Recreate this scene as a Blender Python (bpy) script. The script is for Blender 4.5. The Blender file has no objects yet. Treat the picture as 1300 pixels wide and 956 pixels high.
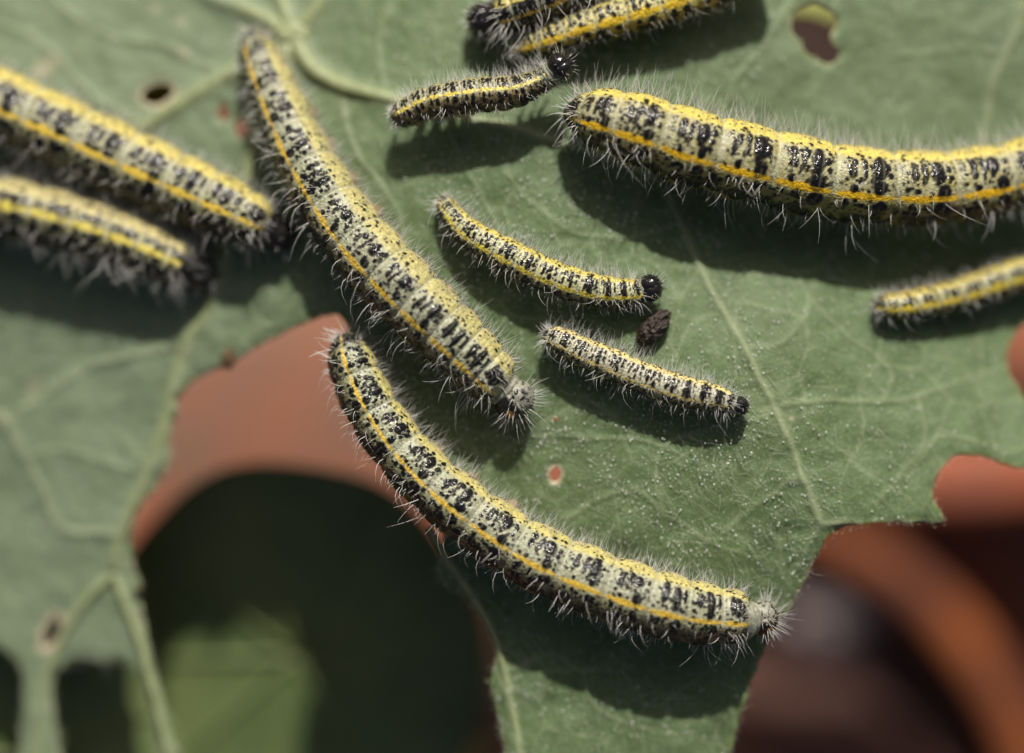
import bpy, math, random
import numpy as np
from mathutils import Vector, Matrix

C = bpy.context.scene.collection
RNG = np.random.default_rng(7)
random.seed(7)
PI = math.pi

# ------------------------------------------------------------------ camera, sky, sun
CAM_H = 36.0                      # camera height above the plane of focus, one unit is about 6 mm
cam_data = bpy.data.cameras.new("camera")
cam = bpy.data.objects.new("camera", cam_data); C.objects.link(cam)
cam_data.lens = 100.0; cam_data.sensor_width = 36.0
cam.location = (0, 0, CAM_H)
cam_data.clip_start = 0.1; cam_data.clip_end = 2000
cam_data.dof.use_dof = True
cam_data.dof.focus_distance = CAM_H - 0.18
cam_data.dof.aperture_fstop = 0.1 / 3.7
cam_data.dof.aperture_blades = 0
cam_data.sensor_width = 36.0 * 1.0
bpy.context.scene.camera = cam

SUN_EL, SUN_AZ = 38.0, 7.0        # azimuth measured from +Y towards +X
world = bpy.data.worlds.new("World"); bpy.context.scene.world = world
world.use_nodes = True
wn = world.node_tree.nodes; wl = world.node_tree.links
bg = wn["Background"]
sky = wn.new("ShaderNodeTexSky"); sky.sky_type = 'NISHITA'; sky.sun_disc = False
sky.sun_elevation = math.radians(SUN_EL); sky.sun_rotation = math.radians(SUN_AZ)
sky.ozone_density = 0.0; sky.air_density = 0.8; sky.dust_density = 6.0
wl.new(sky.outputs[0], bg.inputs[0]); bg.inputs[1].default_value = 0.05
sun_data = bpy.data.lights.new("sun", 'SUN'); sun_data.energy = 5.0
sun_data.angle = math.radians(0.6); sun_data.color = (1.0, 0.95, 0.88)
sun = bpy.data.objects.new("sun", sun_data); C.objects.link(sun)
_e, _a = math.radians(SUN_EL), math.radians(SUN_AZ)
SUN_DIR = Vector((math.sin(_a)*math.cos(_e), math.cos(_a)*math.cos(_e), math.sin(_e)))
sun.rotation_euler = SUN_DIR.to_track_quat('Z', 'Y').to_euler()
sun.location = SUN_DIR * 60
vs = bpy.context.scene.view_settings
vs.view_transform = 'Standard'; vs.look = 'None'; vs.exposure = 0.0; vs.gamma = 1.0

# ------------------------------------------------------------------ helpers
def W(px, py, z=0.0):
    """millimetre-paper position of the place at height z"""
    k = (CAM_H - z) / CAM_H
    return np.array([(px - 650.0) / 100.0 * k, (478.0 - py) / 100.0 * k, z])

def srgb(r, g, b):
    f = lambda c: (c/255.0/12.92) if c/255.0 <= 0.04045 else ((c/255.0+0.055)/1.055)**2.4
    return (f(r), f(g), f(b))

def mesh_obj(name, verts, faces, mat=None, parent=None, smooth=True, attrs=None):
    me = bpy.data.meshes.new(name)
    v = np.asarray(verts, dtype=np.float32)
    if isinstance(faces, np.ndarray):
        n, k = faces.shape
        me.vertices.add(len(v)); me.vertices.foreach_set("co", v.ravel())
        me.loops.add(n*k); me.loops.foreach_set("vertex_index", faces.astype(np.int32).ravel())
        me.polygons.add(n)
        me.polygons.foreach_set("loop_start", np.arange(0, n*k, k, dtype=np.int32))
        me.update(calc_edges=True)
    else:
        me.from_pydata(v.tolist(), [], faces); me.update()
    if attrs:
        for an, arr in attrs.items():
            ca = me.color_attributes.new(an, 'FLOAT_COLOR', 'POINT')
            ca.data.foreach_set("color", np.asarray(arr, dtype=np.float32).ravel())
    if smooth:
        me.polygons.foreach_set("use_smooth", np.ones(len(me.polygons), dtype=bool))
    if mat: me.materials.append(mat)
    o = bpy.data.objects.new(name, me); C.objects.link(o)
    if parent: o.parent = parent
    return o

def thing(name, label, cat, loc=(0, 0, 0), group=None):
    o = bpy.data.objects.new(name, None); C.objects.link(o)
    o.empty_display_size = 0.3
    o.location = loc; o['label'] = label; o['category'] = cat
    if group: o['group'] = group
    return o

def tag(o, label, cat, group=None):
    o['label'] = label; o['category'] = cat
    if group: o['group'] = group

def catmull(P, n):
    P = np.asarray(P, float)
    Q = np.vstack([2*P[0]-P[1], P, 2*P[-1]-P[-2]])
    m = len(P)-1
    t = np.linspace(0, m, n*8); i = np.minimum(t.astype(int), m-1); u = (t-i)[:, None]
    p0, p1, p2, p3 = Q[i], Q[i+1], Q[i+2], Q[i+3]
    R = 0.5*((2*p1)+(-p0+p2)*u+(2*p0-5*p1+4*p2-p3)*u**2+(-p0+3*p1-3*p2+p3)*u**3)
    d = np.r_[0, np.cumsum(np.linalg.norm(np.diff(R[:, :2], axis=0), axis=1))]
    s = np.linspace(0, d[-1], n)
    return np.stack([np.interp(s, d, R[:, k]) for k in range(R.shape[1])], 1), s

def hashgrid(ix, iy, seed):
    h = (ix.astype(np.int64)*374761393 + iy.astype(np.int64)*668265263 + seed*1442695) & 0x7fffffff
    h = ((h ^ (h >> 13)) * 1274126177) & 0x7fffffff
    return ((h ^ (h >> 16)) & 0xffff) / 65535.0

def vnoise(x, y, seed=0):
    x = np.asarray(x, float); y = np.asarray(y, float)
    ix = np.floor(x).astype(int); iy = np.floor(y).astype(int)
    fx = x-ix; fy = y-iy; fx = fx*fx*(3-2*fx); fy = fy*fy*(3-2*fy)
    a = hashgrid(ix, iy, seed); b = hashgrid(ix+1, iy, seed)
    c = hashgrid(ix, iy+1, seed); d = hashgrid(ix+1, iy+1, seed)
    return (a*(1-fx)+b*fx)*(1-fy)+(c*(1-fx)+d*fx)*fy

def fbm(x, y, seed=0, oc=3):
    s = 0; a = .5; t = 0
    for k in range(oc):
        s = s+a*vnoise(x*2**k, y*2**k, seed+k*17); t += a; a *= .55
    return s/t

def sst(a, b, x):
    t = np.clip((x-a)/(b-a), 0, 1); return t*t*(3-2*t)

# ------------------------------------------------------------------ materials
def new_mat(name):
    m = bpy.data.materials.new(name); m.use_nodes = True
    return m, m.node_tree.nodes, m.node_tree.links, m.node_tree.nodes["Principled BSDF"]

def plain(name, col, rough=.6, noise=0, nscale=5, bump=0, spec=.5, col2=None, sss=0, coat=0):
    m, n, l, b = new_mat(name)
    b.inputs["Roughness"].default_value = rough
    b.inputs["Base Color"].default_value = (*col, 1)
    b.inputs["Specular IOR Level"].default_value = spec
    b.inputs["Coat Weight"].default_value = coat
    if sss:
        b.inputs["Subsurface Weight"].default_value = sss
        b.inputs["Subsurface Radius"].default_value = (.1, .06, .03)
    if noise or bump:
        tc = n.new("ShaderNodeTexCoord"); nz = n.new("ShaderNodeTexNoise")
        nz.inputs["Scale"].default_value = nscale; nz.inputs["Detail"].default_value = 6
        l.new(tc.outputs["Object"], nz.inputs["Vector"])
        if noise:
            mx = n.new("ShaderNodeMix"); mx.data_type = 'RGBA'
            c2 = col2 or tuple(c*(1-noise) for c in col)
            mx.inputs[6].default_value = (*col, 1); mx.inputs[7].default_value = (*c2, 1)
            rp = n.new("ShaderNodeValToRGB"); rp.color_ramp.elements[0].position = .38
            rp.color_ramp.elements[1].position = .62
            l.new(nz.outputs[0], rp.inputs[0]); l.new(rp.outputs[0], mx.inputs[0])
            l.new(mx.outputs[2], b.inputs["Base Color"])
        if bump:
            bp = n.new("ShaderNodeBump"); bp.inputs["Strength"].default_value = bump
            bp.inputs["Distance"].default_value = .3/nscale
            l.new(nz.outputs[0], bp.inputs["Height"]); l.new(bp.outputs[0], b.inputs["Normal"])
    return m

def skin_mat():
    m, n, l, b = new_mat("caterpillar_skin")
    at = n.new("ShaderNodeAttribute"); at.attribute_name = "tint"
    tc = n.new("ShaderNodeTexCoord")
    nz = n.new("ShaderNodeTexNoise"); nz.inputs["Scale"].default_value = 26; nz.inputs["Detail"].default_value = 5
    l.new(tc.outputs["Object"], nz.inputs["Vector"])
    mx = n.new("ShaderNodeMix"); mx.data_type = 'RGBA'; mx.blend_type = 'MULTIPLY'
    rp = n.new("ShaderNodeValToRGB")
    rp.color_ramp.elements[0].color = (.70, .68, .60, 1); rp.color_ramp.elements[1].color = (1.0, 1.0, .98, 1)
    rp.color_ramp.elements[0].position = .35; rp.color_ramp.elements[1].position = .62
    l.new(nz.outputs[0], rp.inputs[0])
    mx.inputs[0].default_value = .75
    l.new(at.outputs["Color"], mx.inputs[6]); l.new(rp.outputs[0], mx.inputs[7])
    l.new(mx.outputs[2], b.inputs["Base Color"])
    # alpha of the tint holds the glossiness of the black warts
    mr = n.new("ShaderNodeMapRange"); mr.inputs[3].default_value = .46; mr.inputs[4].default_value = .13
    ms = n.new('ShaderNodeMapRange'); ms.inputs[3].default_value = .5; ms.inputs[4].default_value = .30
    l.new(at.outputs['Alpha'], ms.inputs[0]); l.new(ms.outputs[0], b.inputs['Specular IOR Level'])
    l.new(at.outputs["Alpha"], mr.inputs[0]); l.new(mr.outputs[0], b.inputs["Roughness"])
    b.inputs["Subsurface Weight"].default_value = .12
    b.inputs["Subsurface Radius"].default_value = (.08, .06, .03)
    b.inputs["Subsurface Scale"].default_value = .5
    n2 = n.new("ShaderNodeTexVoronoi"); n2.inputs["Scale"].default_value = 34
    l.new(tc.outputs["Object"], n2.inputs["Vector"])
    md = n.new("ShaderNodeMath"); md.operation = 'MULTIPLY_ADD'
    md.inputs[1].default_value = -1.0; md.inputs[2].default_value = 1.0
    l.new(n2.outputs["Distance"], md.inputs[0])
    bp = n.new("ShaderNodeBump"); bp.inputs["Strength"].default_value = .45; bp.inputs["Distance"].default_value = .016
    l.new(md.outputs[0], bp.inputs["Height"]); l.new(bp.outputs[0], b.inputs["Normal"])
    return m

def hair_mat(name, col, tr=.35):
    m, n, l, b = new_mat(name)
    b.inputs["Base Color"].default_value = (*col, 1); b.inputs["Roughness"].default_value = .35
    b.inputs["Specular IOR Level"].default_value = .7
    b.inputs["Transmission Weight"].default_value = tr
    return m

def leaf_mat():
    m, n, l, b = new_mat("leaf_skin")
    at = n.new("ShaderNodeAttribute"); at.attribute_name = "marks"
    sp = n.new("ShaderNodeSeparateColor"); l.new(at.outputs["Color"], sp.inputs[0])
    tc = n.new("ShaderNodeTexCoord")
    def noise(s, d=5, vec=None):
        z = n.new("ShaderNodeTexNoise"); z.inputs["Scale"].default_value = s; z.inputs["Detail"].default_value = d
        l.new(vec or tc.outputs["Object"], z.inputs["Vector"]); return z
    def ramp(src, p0, p1, c0=(0, 0, 0, 1), c1=(1, 1, 1, 1)):
        r = n.new("ShaderNodeValToRGB"); r.color_ramp.elements[0].position = p0; r.color_ramp.elements[1].position = p1
        r.color_ramp.elements[0].color = c0; r.color_ramp.elements[1].color = c1
        l.new(src, r.inputs[0]); return r
    def mix(fac, a, bb, mode='MIX'):
        x = n.new("ShaderNodeMix"); x.data_type = 'RGBA'; x.blend_type = mode
        for s, v in ((0, fac), (6, a), (7, bb)):
            if hasattr(v, 'is_linked') or hasattr(v, 'links'): l.new(v, x.inputs[s])
            else: x.inputs[s].default_value = v
        return x.outputs[2]
    big = noise(.45, 4); mid = noise(3.2, 6); fine = noise(38, 7)
    # warped coordinates for the fine net of veinlets
    wv = n.new("ShaderNodeMix"); wv.data_type = 'RGBA'; wv.inputs[0].default_value = .12
    nw = noise(2.2, 3); l.new(tc.outputs["Object"], wv.inputs[6]); l.new(nw.outputs["Color"], wv.inputs[7])
    vo = n.new("ShaderNodeTexVoronoi"); vo.feature = 'DISTANCE_TO_EDGE'; vo.inputs["Scale"].default_value = 1.25
    l.new(wv.outputs[2], vo.inputs["Vector"])
    net = ramp(vo.outputs["Distance"], .0, .028, (1, 1, 1, 1), (0, 0, 0, 1))
    vo2 = n.new("ShaderNodeTexVoronoi"); vo2.feature = 'DISTANCE_TO_EDGE'; vo2.inputs["Scale"].default_value = 5.5
    l.new(wv.outputs[2], vo2.inputs["Vector"])
    net2 = ramp(vo2.outputs["Distance"], .0, .10, (1, 1, 1, 1), (0, 0, 0, 1))
    g_dark = (.066, .118, .034, 1); g_lite = (.116, .186, .072, 1)
    c = mix(ramp(mid.outputs[0], .35, .68).outputs[0], g_dark, g_lite)
    c = mix(ramp(big.outputs[0], .3, .7, (0, 0, 0, 1), (.5, .5, .5, 1)).outputs[0], c, (.10, .145, .050, 1))
    c = mix(at.outputs["Alpha"], c, (.235, .295, .19, 1))                      # glaucous bloom
    n1 = n.new("ShaderNodeMath"); n1.operation = 'MULTIPLY'; n1.inputs[1].default_value = .32
    l.new(net.outputs[0], n1.inputs[0]); c = mix(n1.outputs[0], c, (.30, .36, .20, 1))
    n3 = n.new("ShaderNodeMath"); n3.operation = 'MULTIPLY'; n3.inputs[1].default_value = .06
    l.new(net2.outputs[0], n3.inputs[0]); c = mix(n3.outputs[0], c, (.28, .34, .18, 1))
    c = mix(sp.outputs[0], c, (.36, .40, .235, 1))                           # veins
    c = mix(sp.outputs[1], c, (.20, .26, .05, 1))                            # cut edge
    c = mix(sp.outputs[2], c, (.52, .44, .30, 1))                            # dried rim
    dst = ramp(fine.outputs[0], .55, .70, (0, 0, 0, 1), (.5, .5, .5, 1))
    c = mix(dst.outputs[0], c, (.42, .46, .36, 1))                           # downy bloom
    l.new(c, b.inputs["Base Color"])
    b.inputs["Roughness"].default_value = .55
    b.inputs["Specular IOR Level"].default_value = .35
    b.inputs["Sheen Weight"].default_value = .04; b.inputs["Sheen Roughness"].default_value = .5
    b.inputs["Subsurface Weight"].default_value = 0
    ad = n.new("ShaderNodeMath"); ad.operation = 'MULTIPLY_ADD'; ad.inputs[1].default_value = .5
    l.new(fine.outputs[0], ad.inputs[0]); l.new(mid.outputs[0], ad.inputs[2])
    ad2 = n.new("ShaderNodeMath"); ad2.operation = 'MULTIPLY_ADD'; ad2.inputs[1].default_value = .08
    l.new(net2.outputs[0], ad2.inputs[0]); l.new(ad.outputs[0], ad2.inputs[2])
    bp = n.new("ShaderNodeBump"); bp.inputs["Strength"].default_value = .5; bp.inputs["Distance"].default_value = .05
    l.new(ad2.outputs[0], bp.inputs["Height"]); l.new(bp.outputs[0], b.inputs["Normal"])
    # a little light comes through the blade
    tr = n.new("ShaderNodeBsdfTranslucent"); tr.inputs[0].default_value = (.10, .17, .02, 1)
    mxs = n.new("ShaderNodeMixShader"); mxs.inputs[0].default_value = .12
    out = n["Material Output"]
    l.new(b.outputs[0], mxs.inputs[1]); l.new(tr.outputs[0], mxs.inputs[2]); l.new(mxs.outputs[0], out.inputs[0])
    return m

M_SKIN = skin_mat(); M_LEAF = leaf_mat()
M_HAIR = hair_mat("white_hair", (.86, .85, .80)); M_DOWN = hair_mat("leaf_down", (.75, .80, .66), .3)
M_GRAIN = plain("wax_grain", (.88, .88, .82), .12, spec=1.0)
M_VEIN = plain("leaf_vein", srgb(146, 156, 112), .5, noise=.25, nscale=9, bump=.35, sss=.1)
M_WART = plain("wart_shell", (.02, .02, .022), .10, spec=1.0)
M_CLAW = plain("leg_black", (.015, .014, .014), .25, bump=.3, nscale=30)
M_PROLEG = plain("proleg_skin", srgb(150, 128, 96), .5, noise=.5, nscale=14, bump=.4, sss=.2)
M_FRASS = plain("frass", (.016, .012, .010), .6, noise=.6, nscale=26, bump=1.0, col2=(.055, .036, .024))
M_DRYBIT = plain("dry_debris", (.16, .10, .04), .8, noise=.7, nscale=14, bump=.8)
M_TERRA = plain("terracotta", srgb(146, 80, 52), .8, noise=.3, nscale=.32, bump=.15, col2=srgb(104, 84, 68))
M_TERRA2 = plain("dark_terracotta", srgb(150, 80, 34), .7, noise=.4, nscale=.7, bump=.15, col2=srgb(100, 52, 30))
M_TERRA3 = plain("brown_terracotta", srgb(188, 98, 56), .7, noise=.4, nscale=.7, bump=.15, col2=srgb(150, 88, 66))
M_LITCLAY = plain("sunlit_rim_clay", srgb(158, 128, 98), .8, noise=.3, nscale=1.5)  # pale colour paints the sunlit beige band of the pot's ring
M_SOIL = plain("potting_soil", (.10, .050, .038), .95, noise=.6, nscale=.6, bump=1, col2=(.18, .085, .062))
M_PAVE = plain("paving", srgb(140, 74, 48), .9, noise=.4, nscale=.5, bump=.3, col2=srgb(96, 70, 58))
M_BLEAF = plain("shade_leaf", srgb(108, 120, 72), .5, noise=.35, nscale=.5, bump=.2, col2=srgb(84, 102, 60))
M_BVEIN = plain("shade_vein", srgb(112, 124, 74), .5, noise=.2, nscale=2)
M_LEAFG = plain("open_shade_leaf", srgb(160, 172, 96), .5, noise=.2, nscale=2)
M_SOIL2 = plain("dark_soil", (.040, .022, .017), .95, noise=.5, nscale=1.2, bump=1, col2=(.06, .034, .026))  # darker soil colour for the pot behind the round hole
M_LEAFY = plain("lime_leaf", srgb(160, 168, 30), .5, noise=.2, nscale=2)
M_STALK = plain("leaf_stalk", srgb(170, 156, 62), .5, noise=.2, nscale=2)
M_STONE = plain("grey_stone", srgb(168, 150, 146), .7, noise=.3, nscale=2, bump=.3)

# ------------------------------------------------------------------ the big leaf
CTRL = np.array([
    (-300, 100, -2.5), (-300, 700, -2.5), (0, 100, -1.8), (0, 350, -1.75), (0, 560, -1.95), (100, 800, -1.9), (60, 1050, -2.1),
    (250, 300, -1.4), (370, 50, -1.35), (200, -300, -2.2), (400, 380, -.8), (210, 520, -1.5), (500, 100, -.75), (600, 200, -.45),
    (600, 300, -.35), (620, 440, -.42), (600, 560, -.42), (450, 480, -.55), (540, 640, -.52), (700, 570, -.3), (800, 480, -.22), (760, 380, -.22),
    (700, 780, -.55), (850, 800, -.45), (960, 800, -.42), (850, 680, -.15), (1040, 670, -.15), (1180, 660, -.3), (760, 180, -.55),
    (900, 100, -.75), (1050, 50, -.95), (960, 290, -.85), (1000, 400, -.3), (1120, 420, -.65), (1250, 300, -1.4), (1280, 450, -1.2),
    (1290, 570, -.7), (1500, 100, -1.5), (1500, 600, -1.2), (700, -350, -1.4), (1300, -350, -1.6), (700, 1000, -.5), (900, 1000, -.6),
    (650, 30, -.85)], float)
def tps(r2): return np.where(r2 > 0, .5*r2*np.log(np.maximum(r2, 1e-12)), 0)
_K = CTRL[:, :2]/100.0
_A = tps(((_K[:, None]-_K[None])**2).sum(-1)) + np.eye(len(_K))*.6
_Pm = np.c_[np.ones(len(_K)), _K]
_S = np.block([[_A, _Pm], [_Pm.T, np.zeros((3, 3))]])
_w = np.linalg.solve(_S, np.r_[CTRL[:, 2], 0, 0, 0])
def leaf_z(px, py):
    px = np.asarray(px, float); py = np.asarray(py, float); shp = px.shape
    q = np.stack([px.ravel(), py.ravel()], 1)/100.0
    out = np.empty(len(q))
    for i in range(0, len(q), 20000):
        c = q[i:i+20000]
        out[i:i+20000] = tps(((c[:, None]-_K[None])**2).sum(-1)) @ _w[:-3] + _w[-3] + c @ _w[-2:]
    return out.reshape(shp)

OUTER = [(-350, 830), (-200, 800), (-60, 812), (0, 820), (15, 828), (28, 843), (33, 866), (32, 900), (26, 960), (22, 1030), (88, 1030), (78, 960), (70, 900), (68, 872), (74, 853), (86, 838),
    (100, 833), (135, 839), (165, 838), (176, 850), (184, 868), (192, 905), (202, 960), (212, 1030), (240, 1030), (228, 960), (213, 905), (202, 867), (193, 828), (185, 792), (178, 765),
    (178, 742), (170, 716), (166, 690), (168, 665), (180, 640), (196, 620), (211, 602), (217, 585), (217, 560), (222, 534), (227, 510), (235, 492), (255, 479),
    (282, 466), (310, 450), (341, 432), (370, 418), (400, 404), (425, 398), (441, 404), (446, 416), (440, 432), (447, 470), (465, 515), (492, 560), (527, 615),
    (552, 650), (566, 680), (560, 700), (552, 722), (560, 738), (585, 752), (607, 777), (622, 800), (632, 820), (628, 843), (623, 858), (626, 885), (640, 940), (655, 1050),
    (700, 1100), (860, 1100), (915, 1000), (932, 930), (950, 872), (962, 840), (972, 815), (988, 790), (1003, 768), (1015, 744), (1030, 715), (1044, 690), (1056, 673),
    (1090, 665), (1130, 662), (1170, 662), (1196, 664), (1202, 657), (1194, 652), (1187, 645), (1180, 628), (1181, 615), (1190, 597), (1205, 581), (1222, 574), (1241, 577),
    (1262, 583), (1282, 591), (1300, 593), (1345, 600), (1360, 560), (1330, 520), (1302, 508), (1291, 497), (1281, 478), (1275, 452), (1283, 428), (1300, 408), (1340, 395),
    (1420, 420), (1550, 460), (1600, 200), (1580, -100), (1450, -300), (1200, -350), (900, -345), (700, -330), (600, -290), (520, -230), (350, -210), (100, -200), (-150, -180), (-330, -80), (-400, 200), (-420, 500)]
def zpoly(z, ox, oy, s=3.1875): return [(ox+x/s, oy+y/s) for x, y in z]
HOLES = [
    zpoly([(330,95),(345,55),(375,25),(430,18),(500,52),(517,80),(505,120),(488,145),(495,180),(520,205),(525,240),(503,258),(470,264),(430,240),(395,225),(375,195),(370,170),(345,150),(330,120)], 900, 0),
    zpoly([(572,398),(590,365),(630,345),(690,350),(717,362),(700,392),(650,427),(600,425)], 0, 0),
    zpoly([(1010,705),(1025,680),(1050,676),(1060,700),(1045,735),(1020,735)], 380, 380),
    zpoly([(178,695),(188,640),(213,600),(240,583),(252,620),(237,660),(212,692),(192,702)], 0, 600),
    zpoly([(885,440),(905,420),(928,428),(930,470),(915,495),(892,488)], 0, 0),
    zpoly([(952,500),(972,484),(1000,492),(1004,540),(985,565),(958,552)], 0, 0)]

def densify(P, step=9, amp=1.6, seed=1, closed=True):
    P = np.asarray(P, float); out = []
    n = len(P)
    for i in range(n if closed else n-1):
        a, b = P[i], P[(i+1) % n]
        k = max(1, int(np.hypot(*(b-a))//step))
        for j in range(k): out.append(a+(b-a)*j/k)
    out = np.array(out)
    # round the corners a little, then nibble
    if closed: out = .25*np.roll(out, 1, 0)+.5*out+.25*np.roll(out, -1, 0)
    nb = np.stack([vnoise(out[:, 0]/7, out[:, 1]/7, seed)-.5, vnoise(out[:, 0]/7, out[:, 1]/7, seed+5)-.5], 1)
    return out + nb*2*amp

def seg_dist(q, P, closed=True, widths=None):
    P = np.asarray(P, float); A = P if closed else P[:-1]; B = np.roll(P, -1, 0) if closed else P[1:]
    best = np.full(len(q), 1e9); bt = np.zeros(len(q))
    cum = np.r_[0, np.cumsum(np.hypot(*(B-A).T))]; tot = cum[-1]
    for i in range(len(A)):
        a, b = A[i], B[i]; d = b-a; L = d@d
        if L < 1e-9: continue
        m = (np.abs(q[:, 0]-(a[0]+b[0])/2) < 60+abs(d[0])/2) & (np.abs(q[:, 1]-(a[1]+b[1])/2) < 60+abs(d[1])/2)
        if not m.any(): continue
        qq = q[m]; t = np.clip(((qq-a)@d)/L, 0, 1)
        dd = np.hypot(*(qq-(a+t[:, None]*d)).T)
        cur = best[m]; u = dd < cur
        best[m] = np.where(u, dd, cur); tt = bt[m]; bt[m] = np.where(u, (cum[i]+t*math.sqrt(L))/tot, tt)
    return best, bt

def inside(q, P):
    P = np.asarray(P, float); x, y = q[:, 0], q[:, 1]; r = np.zeros(len(q), bool)
    j = len(P)-1
    for i in range(len(P)):
        yi, yj = P[i, 1], P[j, 1]
        if yi != yj:
            c = ((yi > y) != (yj > y)) & (x < (P[j, 0]-P[i, 0])*(y-yi)/(yj-yi)+P[i, 0]); r ^= c
        j = i
    return r

VEINS_BIG = [  # (points, radius at start, radius at end)
    ([(374, 48), (330, 22), (295, 6), (255, -12), (180, -50), (60, -110)], 11, 5),
    ([(374, 48), (360, 5), (345, -40), (330, -160)], 10, 5),
    ([(374, 48), (398, 18), (425, -25), (470, -120), (500, -220)], 9, 4),
    ([(374, 48), (395, 85), (430, 108), (490, 125), (560, 146), (640, 160), (700, 178), (745, 196)], 12, 2.5),
    ([(372, 50), (345, 72), (290, 98), (240, 127), (190, 160), (100, 225), (-20, 290), (-200, 380)], 10, 4),
    ([(370, 55), (345, 130), (320, 210), (292, 310), (262, 400), (240, 432), (226, 475), (210, 540), (190, 600), (165, 655), (150, 700), (146, 728)], 11, 6),
    ([(146, 728), (160, 765), (178, 810), (190, 855), (203, 905), (225, 1010)], 6, 4),
    ([(146, 728), (115, 758), (85, 800), (66, 845), (52, 892), (52, 1010)], 5.5, 3.5),
    ([(545, 668), (572, 715), (600, 755), (625, 800), (640, 850), (655, 920), (680, 1050)], 5, 3.5)]
VEINS_FINE = [
    ([(745, 196), (800, 215), (840, 236), (862, 282), (890, 340), (918, 396), (945, 445), (972, 500), (995, 545), (1018, 602), (1042, 667)], 3.6, 4.2),
    ([(972, 522), (1000, 514), (1035, 509), (1080, 510), (1119, 509), (1166, 503), (1230, 480), (1290, 462)], 2.6, 2),
    ([(1042, 667), (1080, 664), (1130, 661), (1180, 661)], 3.5, 1.5), ([(1042, 667), (1020, 700), (1000, 740)], 3, 1.5),
    ([(718, 656), (750, 640), (781, 628), (815, 625), (844, 656), (872, 667), (905, 690), (940, 700)], 2.4, 1.6),
    ([(620, 585), (660, 560), (700, 552), (760, 556), (815, 560), (860, 575)], 2.2, 1.6),
    ([(844, 656), (830, 600), (850, 560), (900, 545), (980, 528)], 1.8, 1.8), ([(1018, 602), (960, 640), (905, 690)], 2, 1.5),
    ([(1292, 34), (1276, 69), (1260, 103), (1254, 141), (1240, 190), (1200, 260)], 5, 2.4), ([(1292, 34), (1310, -40), (1340, -140)], 5, 6),
    ([(1276, 69), (1230, 60), (1180, 68), (1120, 74)], 2.2, 1.4), ([(966, 63), (934, 100), (919, 141), (900, 190), (862, 282)], 2.6, 2),
    ([(966, 63), (1000, 10), (1060, -60)], 2.5, 3), ([(1166, 503), (1175, 555), (1140, 605), (1110, 640)], 2.2, 1.5),
    ([(1160, 590), (1190, 555), (1240, 560)], 2, 1.5), ([(1119, 509), (1130, 470), (1080, 430), (1030, 380), (1010, 340)], 2, 1.5),
    ([(0, 528), (12, 540), (34, 580), (60, 630), (78, 668)], 4, 3), ([(78, 668), (103, 675), (147, 678)], 3.5, 4),
    ([(240, 432), (180, 450), (120, 465), (60, 500), (10, 540)], 3.5, 3), ([(190, 600), (140, 590), (90, 570), (34, 580)], 3, 2.5),
    ([(490, 125), (480, 60), (500, 0), (560, -90)], 3, 3), ([(560, 146), (600, 230), (640, 300)], 2.2, 1.5),
    ([(190, 160), (130, 130), (60, 60), (0, 30)], 3.5, 2.5), ([(290, 98), (210, 60), (120, 40), (40, -30)], 3, 2.5), ([(120, 40), (80, 110), (110, 170)], 2.5, 2),
    ([(430, 108), (450, 190), (500, 260), (520, 330)], 3.2, 2), ([(862, 282), (800, 300), (740, 300), (690, 270), (640, 220)], 1.8, 1.4),
    ([(918, 396), (870, 420), (850, 480), (800, 520)], 1.8, 1.3), ([(945, 445), (1000, 430), (1030, 380)], 1.8, 1.6),
    ([(650, 850), (700, 830), (740, 850), (790, 840)], 2, 1.5), ([(740, 850), (760, 900), (830, 930)], 2, 1.5), ([(1035, 180), (1070, 190), (1120, 230)], 2, 1.5)]

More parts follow.
